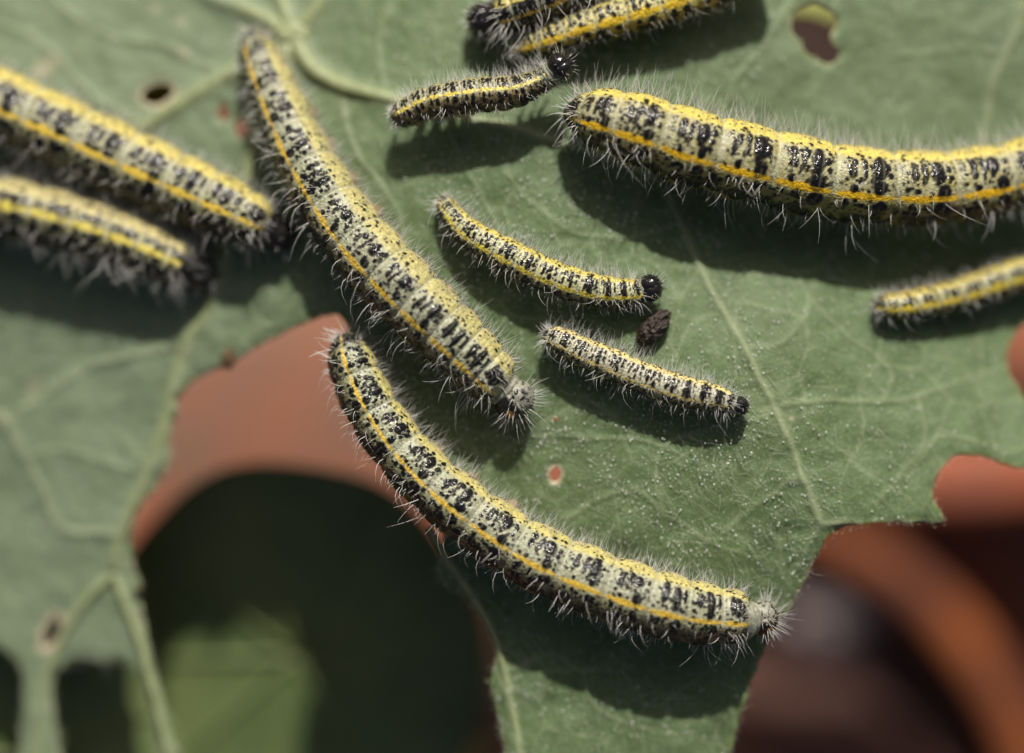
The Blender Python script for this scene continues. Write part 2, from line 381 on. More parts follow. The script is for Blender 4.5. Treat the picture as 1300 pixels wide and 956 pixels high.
def build_leaf():
    xs = np.r_[np.arange(-440, -20, 14), np.arange(-20, 1321, 3.0), np.arange(1334, 1620, 14)]
    ys = np.r_[np.arange(-460, -20, 14), np.arange(-20, 971, 3.0), np.arange(984, 1110, 14)]
    X, Y = np.meshgrid(xs, ys); nx, ny = len(xs), len(ys)
    q = np.stack([X.ravel(), Y.ravel()], 1)
    hgx = np.gradient(xs); hgy = np.gradient(ys)
    H = np.minimum(np.broadcast_to(hgx, (ny, nx)), np.broadcast_to(hgy[:, None], (ny, nx))).ravel()
    loops = [densify(OUTER, 7, 2.5, 3)] + [densify(h, 3.5, .8, 11+i) for i, h in enumerate(HOLES)]
    d0, _ = seg_dist(q, loops[0]); ins = inside(q, loops[0])
    sdf = np.where(ins, d0, -d0)
    dh_all = np.full(len(q), 1e9)
    hole_d = []
    for h in loops[1:]:
        d, _ = seg_dist(q, h); i2 = inside(q, h); s = np.where(i2, -d, d); s[d > 1e8] = 1e9
        hole_d.append(s); sdf = np.minimum(sdf, s)
    # snap vertices near the outline onto it
    S = sdf.reshape(ny, nx); gy, gx = np.gradient(np.clip(S, -40, 40), ys, xs)
    g = np.stack([gx.ravel(), gy.ravel()], 1); gl = np.linalg.norm(g, axis=1)+1e-9; g /= gl[:, None]
    near = np.abs(sdf) < .62*H
    q[near] -= g[near]*sdf[near][:, None]*.98
    keepv = (sdf > 0) | near
    idx = np.arange(nx*ny).reshape(ny, nx)
    quad = np.stack([idx[:-1, :-1], idx[1:, :-1], idx[1:, 1:], idx[:-1, 1:]], -1).reshape(-1, 4)
    km = keepv[quad]; posm = (sdf > 0)[quad]
    full = km.all(1) & posm.any(1)
    tri_src = quad[(km.sum(1) == 3) & (((sdf > -.62*H)[quad]).sum(1) >= 3)]
    tk = keepv[tri_src]
    tris = np.array([[v for v, k in zip(r, m) if k] for r, m in zip(tri_src, tk)]) if len(tri_src) else np.zeros((0, 3), int)
    vein = np.zeros(len(q)); ridge = np.zeros(len(q))
    for pts, r0, r1 in VEINS_FINE + VEINS_BIG:
        P, _ = catmull(pts, max(12, len(pts)*6))
        wob = np.stack([vnoise(P[:, 0]/25, P[:, 1]/25, 41)-.5, vnoise(P[:, 0]/25, P[:, 1]/25, 42)-.5], 1)*5
        P = P+wob if r0 < 6 else P
        d, t = seg_dist(q, P, False); r = r0+(r1-r0)*t
        big = r0 >= 6
        v = np.exp(-(d/(r*(1.25 if big else 1.1)))**2)*(.6 if big else .58)
        vein = np.maximum(vein, v*(.55+.45*(r > 3)))
        ridge = np.maximum(ridge, np.exp(-(d/(r*1.3))**2)*r*.008)
    z = leaf_z(q[:, 0], q[:, 1])
    z += (fbm(q[:, 0]/90, q[:, 1]/90, 5, 4)-.5)*.14 + (fbm(q[:, 0]/16, q[:, 1]/16, 9, 3)-.5)*.022 + ridge
    sd = np.maximum(sdf, 0)
    edge = np.exp(-(sd/2.6)**2)*(.45+.5*vnoise(q[:, 0]/12, q[:, 1]/12, 77))
    z += -.05*np.exp(-(sd/6)**2)*(vnoise(q[:, 0]/10, q[:, 1]/10, 31))
    dry = .55*np.exp(-(sd/2.4)**2)*sst(.50, .72, vnoise(q[:, 0]/30, q[:, 1]/30, 123))
    for k, (s, rr) in enumerate(zip(hole_d, (1.5, 4.5, 4.5, 8.5, 2, 2))):
        nn = vnoise(q[:, 0]/6, q[:, 1]/6, 60+k)
        dry = np.maximum(dry, sst(rr*(1.2+.5*nn), rr*.45, np.maximum(s, 0))*(s < 60)*(.95 if k in (1, 2, 3) else .4))
    # pale dry flecks on the left
    for (fx, fy, fr) in [(198, 12, 7), (232, 28, 6), (232, 68, 8), (55, 90, 14), (68, 78, 10), (2, 533, 7), (1004, 531, 3), (150, 745, 5), (45, 487, 8), (40, 495, 6), (236, 440, 7)]:
        d = np.hypot(q[:, 0]-fx, q[:, 1]-fy); dry = np.maximum(dry, .55*sst(fr*1.3, fr*.3, d+4*(vnoise(q[:, 0]/5, q[:, 1]/5, 5)-.5)))
    # waxy bloom: the outer lobes are paler than the middle
    pale = .08+.54*sst(600, 200, q[:, 0]+.10*q[:, 1])+.30*sst(750, 1050, q[:, 0])*sst(330, 120, q[:, 1])
    pale = np.clip(pale*(.65+.7*fbm(q[:, 0]/55, q[:, 1]/55, 21, 4)), 0, .95)
    marks = np.stack([vein, edge, dry, pale], 1)
    # mesh: quads, plus tris written as degenerate-free second batch
    used = np.unique(np.r_[quad[full].ravel(), tris.ravel()]); remap = -np.ones(len(q), int); remap[used] = np.arange(len(used))
    k = (CAM_H-z)/CAM_H
    V = np.stack([(q[:, 0]-650)/100*k, (478-q[:, 1])/100*k, z], 1)[used]
    fq = remap[quad[full]]; ft = remap[tris] if len(tris) else tris
    me = bpy.data.meshes.new("blade")
    lt = np.r_[np.full(len(fq), 4), np.full(len(ft), 3)]
    ls = np.r_[0, np.cumsum(lt)[:-1]].astype(np.int32)
    me.vertices.add(len(V)); me.vertices.foreach_set("co", V.astype(np.float32).ravel())
    lv = np.r_[fq.ravel(), ft.ravel()].astype(np.int32)
    me.loops.add(len(lv)); me.loops.foreach_set("vertex_index", lv)
    me.polygons.add(len(lt)); me.polygons.foreach_set("loop_start", ls); me.update(calc_edges=True); me.validate()
    ca = me.color_attributes.new("marks", 'FLOAT_COLOR', 'POINT')
    ca.data.foreach_set("color", marks[used].astype(np.float32).ravel())
    me.polygons.foreach_set("use_smooth", np.ones(len(me.polygons), dtype=bool))
    me.materials.append(M_LEAF)
    blade = bpy.data.objects.new("blade", me); C.objects.link(blade)
    so = blade.modifiers.new("thick", 'SOLIDIFY'); so.thickness = .045; so.offset = -1
    root = thing("leaf", "large eaten grey-green leaf underside that carries all the caterpillars", "leaf", tuple(W(370, 50, -1.2)))
    blade.parent = root; blade.location = -root.location
    for pts, r0, r1 in VEINS_BIG:
        P, s = catmull(pts, 60); zz = leaf_z(P[:, 0], P[:, 1])
        rr = np.linspace(r0, r1, 60)*.92*(1+.16*(vnoise(s/14, s*0, 8)-.5))
        cen = np.array([W(a, b, c+.004*r) for (a, b), c, r in zip(P, zz, rr)])
        v, f = tube(cen, rr/100, 14, squash=.8)
        o = mesh_obj("vein", v, f, M_VEIN, root); o.location = -root.location
    # junction of the veins
    v, f = blob((0, 0, 0), (.24, .2, .12), 20, .25, 3)
    o = mesh_obj("vein_junction", v, f, M_VEIN, root); o.location = Vector(W(374, 46, leaf_z(374, 46)+.03))-root.location
    return root, loops

def tube(cen, rad, nseg=10, squash=1.0, cap=True):
    cen = np.asarray(cen, float); n = len(cen)
    t = np.gradient(cen, axis=0); t /= np.linalg.norm(t, axis=1)[:, None]+1e-12
    up = np.array([0, 0, 1.0]); side = np.cross(up, t); side /= np.linalg.norm(side, axis=1)[:, None]+1e-12
    u2 = np.cross(t, side)
    a = np.linspace(0, 2*PI, nseg, endpoint=False)
    rad = np.broadcast_to(rad, (n,))
    V = cen[:, None]+rad[:, None, None]*(np.cos(a)[None, :, None]*side[:, None]+squash*np.sin(a)[None, :, None]*u2[:, None])
    i = np.arange(n-1)[:, None]*nseg; j = np.arange(nseg)[None]; j2 = (j+1) % nseg
    F = np.stack([i+j, i+j2, i+nseg+j2, i+nseg+j], -1).reshape(-1, 4)
    V = V.reshape(-1, 3)
    if cap:
        V = np.vstack([V, cen[0], cen[-1]]); c0 = n*nseg; c1 = c0+1
        jj = np.arange(nseg); k2 = (jj+1) % nseg
        F = np.vstack([F, np.stack([np.full(nseg, c0), k2, jj, np.full(nseg, c0)], 1)[:0]])
        caps = [[c0, int(b), int(a_)] for a_, b in zip(jj, k2)]+[[c1, int((n-1)*nseg+a_), int((n-1)*nseg+b)] for a_, b in zip(jj, k2)]
        return V, F.tolist()+caps
    return V, F

def blob(c, r, n=18, rough=.2, seed=0, freq=2.5):
    th = np.linspace(0, PI, n); ph = np.linspace(0, 2*PI, n*2, endpoint=False)
    T, Ph = np.meshgrid(th, ph, indexing='ij')
    d = np.stack([np.sin(T)*np.cos(Ph), np.sin(T)*np.sin(Ph), np.cos(T)], -1)
    k = 1+rough*2*(fbm((d[..., 0]+d[..., 2]*.7)*freq+9, (d[..., 1]-d[..., 2]*.6)*freq+9, seed, 4)-.5)
    V = (np.array(c)+d*k[..., None]*np.array(r)).reshape(-1, 3); m = n*2
    i = np.arange(n-1)[:, None]*m; j = np.arange(m)[None]; j2 = (j+1) % m
    F = np.stack([i+j, i+m+j, i+m+j2, i+j2], -1).reshape(-1, 4)
    return V, F

leaf_root, LOOPS = build_leaf()

# ------------------------------------------------------------------ hairs
def hair_mesh(base, dirn, bend, length, rad, nring=5):
    """many tapered three-sided hairs in one mesh"""
    n = len(base); t = np.linspace(0, 1, nring)
    L = length[:, None, None]
    P = base[:, None]+dirn[:, None]*L*t[None, :, None]+bend[:, None]*L*(t**2)[None, :, None]
    T = np.gradient(P, axis=1); T /= np.linalg.norm(T, axis=2)[..., None]+1e-12
    ref = np.where(np.abs(T[..., 2:3]) < .9, np.array([0, 0, 1.0]), np.array([1.0, 0, 0]))
    S = np.cross(T, ref); S /= np.linalg.norm(S, axis=2)[..., None]+1e-12; U = np.cross(T, S)
    r = rad[:, None]*(1-.85*t[None]**1.5)
    a = np.array([0, 2*PI/3, 4*PI/3])
    V = P[:, :, None]+r[..., None, None]*(np.cos(a)[:, None]*S[:, :, None]+np.sin(a)[:, None]*U[:, :, None])
    V = V.reshape(-1, 3)
    h = (np.arange(n)*nring*3)[:, None, None]; i = (np.arange(nring-1)*3)[None, :, None]; j = np.arange(3)[None, None]; j2 = (j+1) % 3
    F = np.stack([h+i+j, h+i+j2, h+i+3+j2, h+i+3+j], -1).reshape(-1, 4)
    return V, F

# ------------------------------------------------------------------ caterpillars
C_PANEL = np.array(srgb(150, 152, 120)); C_PAN_Y = np.array(srgb(156, 148, 86)); C_YEL = np.array(srgb(216, 200, 106))
C_PALEY = np.array(srgb(196, 188, 126)); C_ORG = np.array(srgb(226, 190, 74)); C_BLK = np.array((.010, .010, .011))
C_FLANK = np.array(srgb(112, 112, 84)); C_VENT = np.array(srgb(150, 130, 50)); C_BEIGE = np.array(srgb(172, 150, 122))

def seg_bounds():
    w = np.array([.42, .55, .85, 1, 1.05, 1.1, 1.1, 1.1, 1.05, .95, .80, .75, .62])
    return np.r_[0, np.cumsum(w)]/w.sum()

def caterpillar(label, path, radii, head=None, gap=.10, lift=None, flip=1, res=1.3, seed=1, small=False,
                st1=(40, 82), st2=(-9, 4), panel=C_PANEL, y1=C_PALEY, y2=C_ORG, dark=0., fuzz=1.0, hl=1.0,
                taper0=.7, taper1=.35, s_trim=(0, 1), legs=True, beige=False, flank=C_FLANK, up_len=19, low_len=36, dots=1.0, mk=1.0):
    rng = np.random.default_rng(seed)
    if head:
        ex = np.array([head[0]-path[-1][0], head[1]-path[-1][1]], float); dl = np.hypot(*ex)
        want = head[2]*(.62 if head[3] == 'black' else .92)
        if dl > want+2:
            e_ = np.array(path[-1])+ex*(1-want/dl)
            path = list(path)+[(e_[0], e_[1])]; radii = list(radii)+[max(head[2]*1.0, radii[-1]*.88)]
    L0 = np.hypot(*np.diff(np.array(path, float), axis=0).T).sum()
    ns = int(L0/res); rmax = max(radii)
    nt = int(2*PI*rmax/res/1.05)//2*2
    pr, s = catmull([(a, b, r) for (a, b), r in zip(path, radii)], ns)
    if lift is None: lf = np.zeros(ns)
    else: lf = np.interp(np.linspace(0, 1, ns), np.linspace(0, 1, len(lift)), lift)
    rr = pr[:, 2]; S = s[-1]; sn = s/S
    zl = leaf_z(pr[:, 0], pr[:, 1])
    zl = np.convolve(np.pad(zl, 30, mode='edge'), np.ones(61)/61, 'valid')
    zc = zl+rr/100+gap+lf
    k = (CAM_H-zc)/CAM_H
    cen = np.stack([(pr[:, 0]-650)/100*k, (478-pr[:, 1])/100*k, zc], 1)
    t = np.gradient(cen, axis=0); t /= np.linalg.norm(t, axis=1)[:, None]
    up0 = np.array([0, 0, 1.0])
    n_ = np.cross(up0, t); n_ /= np.linalg.norm(n_, axis=1)[:, None]; n_ *= flip
    u_ = np.cross(t, n_)*flip
    u_ = np.where((u_ @ up0 < 0)[:, None], -u_, u_)
    # rounded ends
    r0 = rr[0]; d0 = np.minimum(s, 1.2*rmax*taper0)/(1.2*rmax*taper0+1e-6)
    d1 = np.minimum(S-s, 1.2*rmax*taper1)/(1.2*rmax*taper1+1e-6)
    cap = (np.sqrt(np.clip(1-(1-d0)**2, .0004, 1)))*(np.sqrt(np.clip(1-(1-d1)**2, .0004, 1))*1.0)
    B = seg_bounds(); a0, a1 = s_trim
    f_all = a0+sn*(a1-a0)
    si = np.clip(np.searchsorted(B, f_all, side='right')-1, 0, 12)
    f = (f_all-B[si])/(B[si+1]-B[si])
    TH = np.linspace(-180, 180, nt, endpoint=False)
    # relief along the body: deep folds between segments, shallow rings within
    fold = -.060*np.exp(-(np.minimum(f, 1-f)/.055)**2)
    rings = -.014*np.exp(-(((f*6) % 1-.5)/.18)**2) if not small else -.012*np.exp(-(((f*5) % 1-.5)/.2)**2)
    prof = 1+fold+rings+.022*np.sin(PI*f)
    R = (rr/100*prof*cap)[:, None]*np.ones(nt)[None]
    thr = np.radians(TH)
    R *= (1-.10*np.clip(-np.cos(thr), 0, 1)**2)[None]                 # flatter belly
    SS, TT = np.meshgrid(s, TH, indexing='ij')
    arc = TT*PI/180*np.maximum(rr, 4)[:, None]                            # px around the body
    n1 = fbm(SS/7, arc/7+50, seed, 3); n2 = fbm(SS/2.6, arc/2.6+90, seed+9, 2); n3 = fbm(SS/22, arc/22+50, seed+4, 3)
    blk = np.zeros((ns, nt)); bump = np.zeros((ns, nt))
    a_, b_ = st1; c2 = st2[0]; hw = st2[1]
    tm = (a_+b_)/2
    def mark(s0, th0, ra, rb, k=1.0, h=.02, soft=.28, rough=.42):
        ra *= 1.04*mk; rb *= 1.04*mk; h *= .28
        if ra < .3 or rb < .3: return
        if max(ra, rb) < 1.1*res: k *= max(.3, (min(ra, rb)/(1.1*res))**1.0 if min(ra, rb) < 1.1*res else 1); ra = max(ra, .95*res); rb = max(rb, .95*res); soft = .7
        i0, i1 = np.searchsorted(s, [s0-ra*1.6, s0+ra*1.6])
        if i1 <= i0: return
        im = min(ns-1, (i0+i1)//2); rl = max(rr[im], 3)
        dth = rb*1.6/rl*180/PI
        j0 = int((th0-dth+180)/360*nt); j1 = int((th0+dth+180)/360*nt)+1
        j0 = max(0, j0); j1 = min(nt, j1)
        if j1 <= j0: return
        sl = (slice(i0, i1), slice(j0, j1))
        da = (SS[sl]-s0)/ra; db = (TT[sl]-th0)*PI/180*rl/rb
        d = np.sqrt(da*da+db*db)+rough*(n1[sl]-.5)
        m = k*sst(1+soft*.5, 1-soft*.5, d)

        blk[sl] = np.maximum(blk[sl], m); bump[sl] = np.maximum(bump[sl], h*np.clip(1-d*d, 0, 1))
    rs = lambda v: v*(1+rng.uniform(-.26, .22))
    pan = a_-c2                                                             # panel width in degrees
    P_ = lambda w: a_-w*pan                                                 # w: 0 at stripe one, 1 at stripe two
    for g in range(13):
        sb0 = (B[g]-a0)/(a1-a0)*S; sb1 = (B[g+1]-a0)/(a1-a0)*S; ln = sb1-sb0
        if sb1 < -5 or sb0 > S+5: continue
        F_ = lambda x: sb0+x*ln
        rl = np.interp(sb0+ln/2, s, rr); q = rl/40.0; lq = ln/70.0
        pw = pan/55.0
        j = lambda: rng.uniform(-.035, .035)
        if not small:
            if g <= 9:
                wide = .8 if g == 0 else 1
                mark(F_(.27+j()), P_(.24+j()), rs(5.2)*lq*wide, rs(6)*q*pw, h=.02)
                mark(F_(.24+j()), P_(.45+j()), rs(5.4)*lq*wide, rs(6.2)*q*pw, h=.02)
                mark(F_(.45+j()), P_(.22+j()), rs(4)*lq, rs(5.5)*q*pw, h=.014)
                mark(F_(.43+j()), P_(.42+j()), rs(3.6)*lq, rs(6.5)*q*pw, h=.014)
                mark(F_(.41+j()), P_(.60+j()), rs(3)*lq, rs(3)*q*pw, h=.01)
                mark(F_(.66+j()), P_(.32+j()), rs(9)*lq, rs(10.6)*q*pw, h=.04)
                mark(F_(.62+j()), P_(.60+j()), rs(3.4)*lq, rs(3.2)*q*pw, h=.01)
                mark(F_(.86+j()), P_(.28+j()), rs(3.8)*lq, rs(3.6)*q*pw, h=.012)
                mark(F_(.84+j()), P_(.50+j()), rs(3.4)*lq, rs(3.2)*q*pw, h=.012)
                mark(F_(.72+j()), P_(.80+j()), rs(7.4)*lq, rs(7.6)*q*pw, h=.035)
                mark(F_(.30+j()), P_(.84+j()), rs(4)*lq, rs(3.6)*q*pw, h=.015)
            else:
                mark(F_(.30+j()), P_(.36), rs(5.2)*lq*1.5, rs(13)*q*pw, h=.02)
                if g < 12:
                    mark(F_(.62+j()), P_(.42), rs(7)*lq*1.4, rs(16)*q*pw, h=.035, rough=.8)
                    mark(F_(.88+j()), P_(.34), rs(2.6)*lq*1.5, rs(8)*q*pw, h=.01)
                    mark(F_(.86+j()), P_(.80), rs(3)*lq, rs(3)*q*pw, h=.01)
                else:
                    mark(F_(.50), P_(.42), 13*lq*1.3, 15*q*pw, h=.03, rough=.5)
            # below the second stripe
            mark(F_(.22+j()), c2-hw-9, rs(3.6)*lq, rs(4)*q, h=.012)
            mark(F_(.44+j()), c2-hw-11, rs(4.4)*lq, rs(4)*q, h=.012)
            mark(F_(.74+j()), c2-hw-12, rs(8.4)*lq, rs(7.5)*q, h=.035)
            for k_ in range(9):
                mark(F_(rng.uniform(.05, .95)), rng.uniform(-88, c2-hw-22), rs(7.5)*lq, rs(7.5)*q, h=.035, rough=.9)
            mark(F_(.5), -66, 15*lq, 9*q, h=.02, rough=1.1)
        else:
            dk = 1+dark
            for (ff, w, ra, rb) in ((.28, .22, 3.4, 3.8), (.27, .62, 3.0, 3.2), (.55, .3, 4.3, 4.8), (.60, .74, 3.6, 3.8), (.80, .18, 2.4, 2.5), (.82, .5, 2.6, 2.7), (.45, .5, 2, 2.6), (.07, .34, 2, 2), (.95, .72, 1.7, 1.7)):
                mark(F_(ff+j()), P_(w+j()), rs(ra)*ln/38*dk, rs(rb)*rl/19*dk*pw, h=.02)
            if g >= 9:
                mark(F_(.5), P_(.45), 5.4*ln/30, 11*rl/19*pw, h=.02, rough=.9)
            mark(F_(.3), c2-hw-14, 3.4*ln/38*dk, 3.2*rl/19*dk, h=.02)
            mark(F_(.68), c2-hw-16, 4.6*ln/38*dk, 4.2*rl/19*dk, h=.025)
            for k_ in range(6):
                mark(F_(rng.uniform(.05, .95)), rng.uniform(-100, c2-hw-26), rs(5.5)*ln/38, rs(5)*rl/19, h=.02, rough=.9)
            for k_ in range(5):
                mark(F_(rng.uniform(.05, .95)), rng.uniform(a_+10, 110), rs(2.2)*ln/38*dk, rs(2)*rl/19*dk, h=.01)
        # fine stipple everywhere
        nst = int((175 if not small else 85)*dots*(ln/70 if not small else ln/38))
        for k_ in range(nst):
            th0 = rng.uniform(-75, b_+5)
            if not small and th0 > a_+5 and rng.random() < .6: continue
            if not small and abs(th0-c2) < hw+1 and rng.random() < .7: continue
            z_ = abs(rng.normal(0, 1)); r_ = (1.3+.8*z_)*(1 if not small else .6)
            mark(F_(rng.uniform(0, 1)), th0, r_, r_*rng.uniform(.8, 1.2), k=1.0, h=.006, soft=.5, rough=.3)
        # little dark dots along the upper stripe
        for k_ in range(5):
            mark(F_(rng.uniform(0, 1)), rng.uniform(tm-6, b_+8), rng.uniform(.9, 1.9), rng.uniform(.9, 1.9), k=.75, h=.02, soft=.5)
    # pale rings break up the marks
    ringm = np.exp(-(((f*6) % 1-.5)/.10)**2)[:, None]*(0.22 if not small else .12)
    blk *= 1-ringm*(n3 > .38)
    blk *= 1-.85*np.exp(-(np.minimum(f, 1-f)/.03)**2)[:, None]*(TT > -30)
    blk = np.clip(blk, 0, 1)
    if dark: blk = np.clip(blk+dark*.30*sst(.42, .62, n2), 0, 1)
    # ground colour
    wp = np.clip(n3*1.6-.3, 0, 1)[..., None]
    col = panel*(1-.30*wp)+np.array(srgb(214, 216, 200))*.30*wp
    yb = sst(P_(.35), P_(-.1), TT)[..., None]*.25+sst(P_(.75), P_(1.05), TT)[..., None]*.25
    col = col*(1-yb)+y1*yb
    rg_ = (np.exp(-(((f*6) % 1-.5)/.16)**2)[:, None]*sst(b_, a_, TT)*.45)[..., None]; col = col*(1-rg_)+np.array(srgb(126, 130, 112))*rg_
    wf = (sst(.60, .68, n2)*.38)[..., None]; col = col*(1-wf)+np.array(srgb(216, 218, 204))*wf
    fl = sst(c2-hw, c2-hw-22, TT)[..., None]; col = col*(1-fl*.85)+flank*fl*.85
    m1 = (sst(a_-5, a_+4, TT+6*(n1-.5))*sst(b_+9, b_-4, TT+8*(n1-.5)))[..., None]
    y1v = y1*(1-.22*(n2[..., None] > .56))
    col = col*(1-m1)+y1v*m1
    edge_th = sst(b_-8, b_+10, TT)[..., None]; far = (C_BEIGE if beige else flank*1.0)
    col = col*(1-edge_th)+far*edge_th
    bw = hw*(1+.35*np.sin(2*PI*(f-.2)))[:, None]*(.55+.9*n3)
    m2 = sst(bw+2.2, bw-1.2, np.abs(TT-c2+3.5*(n1-.5)*(2 if small else 1)))[..., None]
    gapm = (1-.75*np.exp(-(np.minimum(f, 1-f)/.05)**2))[:, None, None]
    col = col*(1-m2*gapm)+y2*m2*gapm
    mv = (sst(-70, -76, TT)*sst(-100, -88, TT))[..., None]*.8; col = col*(1-mv)+C_VENT*mv
    blk2 = blk*np.where(np.abs(TT-c2) < hw, .55, 1)
    blk2 = np.maximum(blk2, .75*sst(.50, .60, n1+.1*n2)*sst(c2-hw-25, c2-hw-38, TT)*sst(-86, -74, TT))
    col = col*(1-blk2[..., None])+C_BLK*blk2[..., None]
    # grooves are paler grey
    gl_ = (np.exp(-(np.minimum(f, 1-f)/.045)**2)*.35)[:, None, None]*(TT > c2-hw)[..., None]
    col = col*(1-gl_)+np.array(srgb(190, 194, 176))*gl_
    # dark tail plate
    tp = (sst(rmax*.75, rmax*.25, s)[:, None]*(n1 > .40)*.85)[..., None]
    col = col*(1-tp)+C_BLK*tp
    # side swelling where the feet grow
    swell = .06*np.exp(-((np.abs(TT)-100)/22)**2)*np.sin(PI*f)[:, None]**2
    R = R*(1+swell)+bump*(rr/40)[:, None]**.6+(n2-.5)*.010
    V = cen[:, None]+R[..., None]*(np.cos(thr)[None, :, None]*u_[:, None]+np.sin(thr)[None, :, None]*n_[:, None])
    gloss = blk2
    Cc = np.concatenate([col, gloss[..., None]], -1).reshape(-1, 4)
    i = np.arange(ns-1)[:, None]*nt; jx = np.arange(nt)[None]; j2 = (jx+1) % nt
    Fq = np.stack([i+jx, i+nt+jx, i+nt+j2, i+j2], -1).reshape(-1, 4)
    base = Vector((float(cen[ns//2][0]), float(cen[ns//2][1]), float(zl[ns//2])))
    root = thing("caterpillar", label, "caterpillar", base, "caterpillars feeding on the leaf")
    def part(name, v, fa, m, attrs=None, smooth=True):
        o = mesh_obj(name, np.asarray(v)-np.array(base), fa, m, root, smooth, attrs); return o
    if flip < 0: Fq = Fq[:, ::-1]
    part("body", V.reshape(-1, 3), Fq, M_SKIN, {"tint": Cc})
    # --- feet
    def at(x):   # frame at fraction x of the whole animal
        u = (x-a0)/(a1-a0)
        if u < .01 or u > .995: return None
        i = int(u*(ns-1)); return cen[i], t[i], n_[i], u_[i], rr[i]/100*cap[i]
    if legs:
        for g in (0, 3, 4, 5, 6):
            fr = at((B[g]+B[g+1])/2)
            if fr is None: continue
            c, tt, nn, uu, r = fr
            for sd in (-1, 1):
                hgt = r+gap
                a = c+nn*sd*r*.62-uu*r*.45; e = c+nn*sd*r*(1.02 if (beige and sd > 0) else .78)-uu*(r*.92+gap*.75)
                cc = np.array([a+(e-a)*x for x in np.linspace(0, 1, 6)])
                v, fc = tube(cc, r*np.array([.34, .38, .33, .27, .30, .24]), 10)
                part("proleg", v, fc, M_PROLEG)
        for g in (10, 11, 12):
            fr = at((B[g]+B[g+1])/2)
            if fr is None: continue
            c, tt, nn, uu, r = fr
            for sd in (-1, 1):
                pts = [c+nn*sd*r*.55-uu*r*.5, c+nn*sd*r*.95-uu*r*.85+tt*r*.05, c+nn*sd*r*.9-uu*r*1.15+tt*r*.25, c+nn*sd*r*.7-uu*(r*1.0+gap*.9)+tt*r*.4]
                cc, _ = catmull(pts, 9)
                v, fc = tube(cc, r*np.array([.24, .22, .19, .18, .15, .13, .10, .07, .03]), 8)
                part("leg", v, fc, M_CLAW)
    # --- hairs
    def surf(x, th, out=0):
        i = np.clip((x*(ns-1)).astype(int), 0, ns-1); a = np.radians(th)
        nrm = np.cos(a)[:, None]*u_[i]+np.sin(a)[:, None]*n_[i]
        jn = ((th+180)/360*nt).astype(int) % nt
        return cen[i]+nrm*(R[i, jn]-.01)[:, None], nrm, t[i], n_[i], u_[i], i
    sc = rmax/40
    HB = []
    def clump(x, w):  # bunch hairs on rings
        return np.clip(x+w*np.sin(x*13*6*2*PI)/(13*6*2*PI), 0.004, .996)
    nU = int(S*1.15*fuzz)
    x = clump(rng.uniform(0.005, .995, nU), .8); th = rng.uniform(a_+8, 118, nU)
    b, nr, tt, nn, uu, ii = surf(x, th)
    d = nr*1.0+rng.normal(0, .30, (nU, 3))+tt*rng.uniform(-.25, .25, nU)[:, None]; d /= np.linalg.norm(d, axis=1)[:, None]
    HB.append((b, d, nn*.15-uu*.15+rng.normal(0, .12, (nU, 3)), rng.beta(2.2, 2.4, nU)*1.6*up_len/100*hl, rng.uniform(.0022, .0040, nU)*((1 if not small else .85))))
    nM = int(S*.22*fuzz)
    x = rng.uniform(0.02, .98, nM); th = rng.uniform(-40, a_+5, nM); b, nr, tt, nn, uu, ii = surf(x, th)
    d = nr+rng.normal(0, .35, (nM, 3))-nn*.2
    HB.append((b, d, -nn*.4-uu*.3+rng.normal(0, .1, (nM, 3)), rng.uniform(.4, 1.0, nM)*12/100*hl*(1 if not small else .8), np.full(nM, .0038)))
    # long pale hairs hanging from the lower side
    nL = int(S*.20*min(fuzz, 1.3)); x = clump(rng.uniform(.0, 1, nL), .9); th = rng.uniform(-96, -30, nL)
    b, nr, tt, nn, uu, ii = surf(x, th)
    d = nr*.9-nn*.5+uu*.15+tt*rng.uniform(-.55, .35, nL)[:, None]+rng.normal(0, .14, (nL, 3)); d /= np.linalg.norm(d, axis=1)[:, None]
    HB.append((b, d, -uu*rng.uniform(.0, .6, nL)[:, None]+tt*rng.uniform(-.35, .8, nL)[:, None]+nn*rng.uniform(-.1, .35, nL)[:, None], rng.beta(2, 2.6, nL)*1.5*low_len/100*hl, rng.uniform(.0032, .0056, nL)*(1 if not small else .8)))
    nF = int(S*.35*fuzz); x = rng.uniform(0, 1, nF); th = rng.uniform(-110, -60, nF); b, nr, tt, nn, uu, ii = surf(x, th)
    d = nr-nn*.3+rng.normal(0, .3, (nF, 3)); d /= np.linalg.norm(d, axis=1)[:, None]
    HB.append((b, d, rng.normal(0, .15, (nF, 3)), rng.uniform(.3, .8, nF)*low_len*.6/100*hl, np.full(nF, .0030)))
    for e0, e1, sg in ((0.0, .05, -1), (.95, 1.0, 1)):
        nE = int(42*sc**.5*fuzz); x = rng.uniform(e0, e1, nE); th = rng.uniform(-110, 110, nE); b, nr, tt, nn, uu, ii = surf(x, th)
        d = nr+tt*sg*rng.uniform(.2, 1.2, nE)[:, None]+rng.normal(0, .15, (nE, 3)); d /= np.linalg.norm(d, axis=1)[:, None]
        HB.append((b, d, -nn*.15-uu*.25+rng.normal(0, .12, (nE, 3)), rng.uniform(.4, 1.1, nE)*low_len*.68/100*hl, np.full(nE, .0052*(1 if not small else .85))))
    # shiny wart tops at the foot of the bristles
    tv, tf, o_ = [], [], 0
    sv, sf = blob((0, 0, 0), (1, 1, 1), 6, 0, 0)
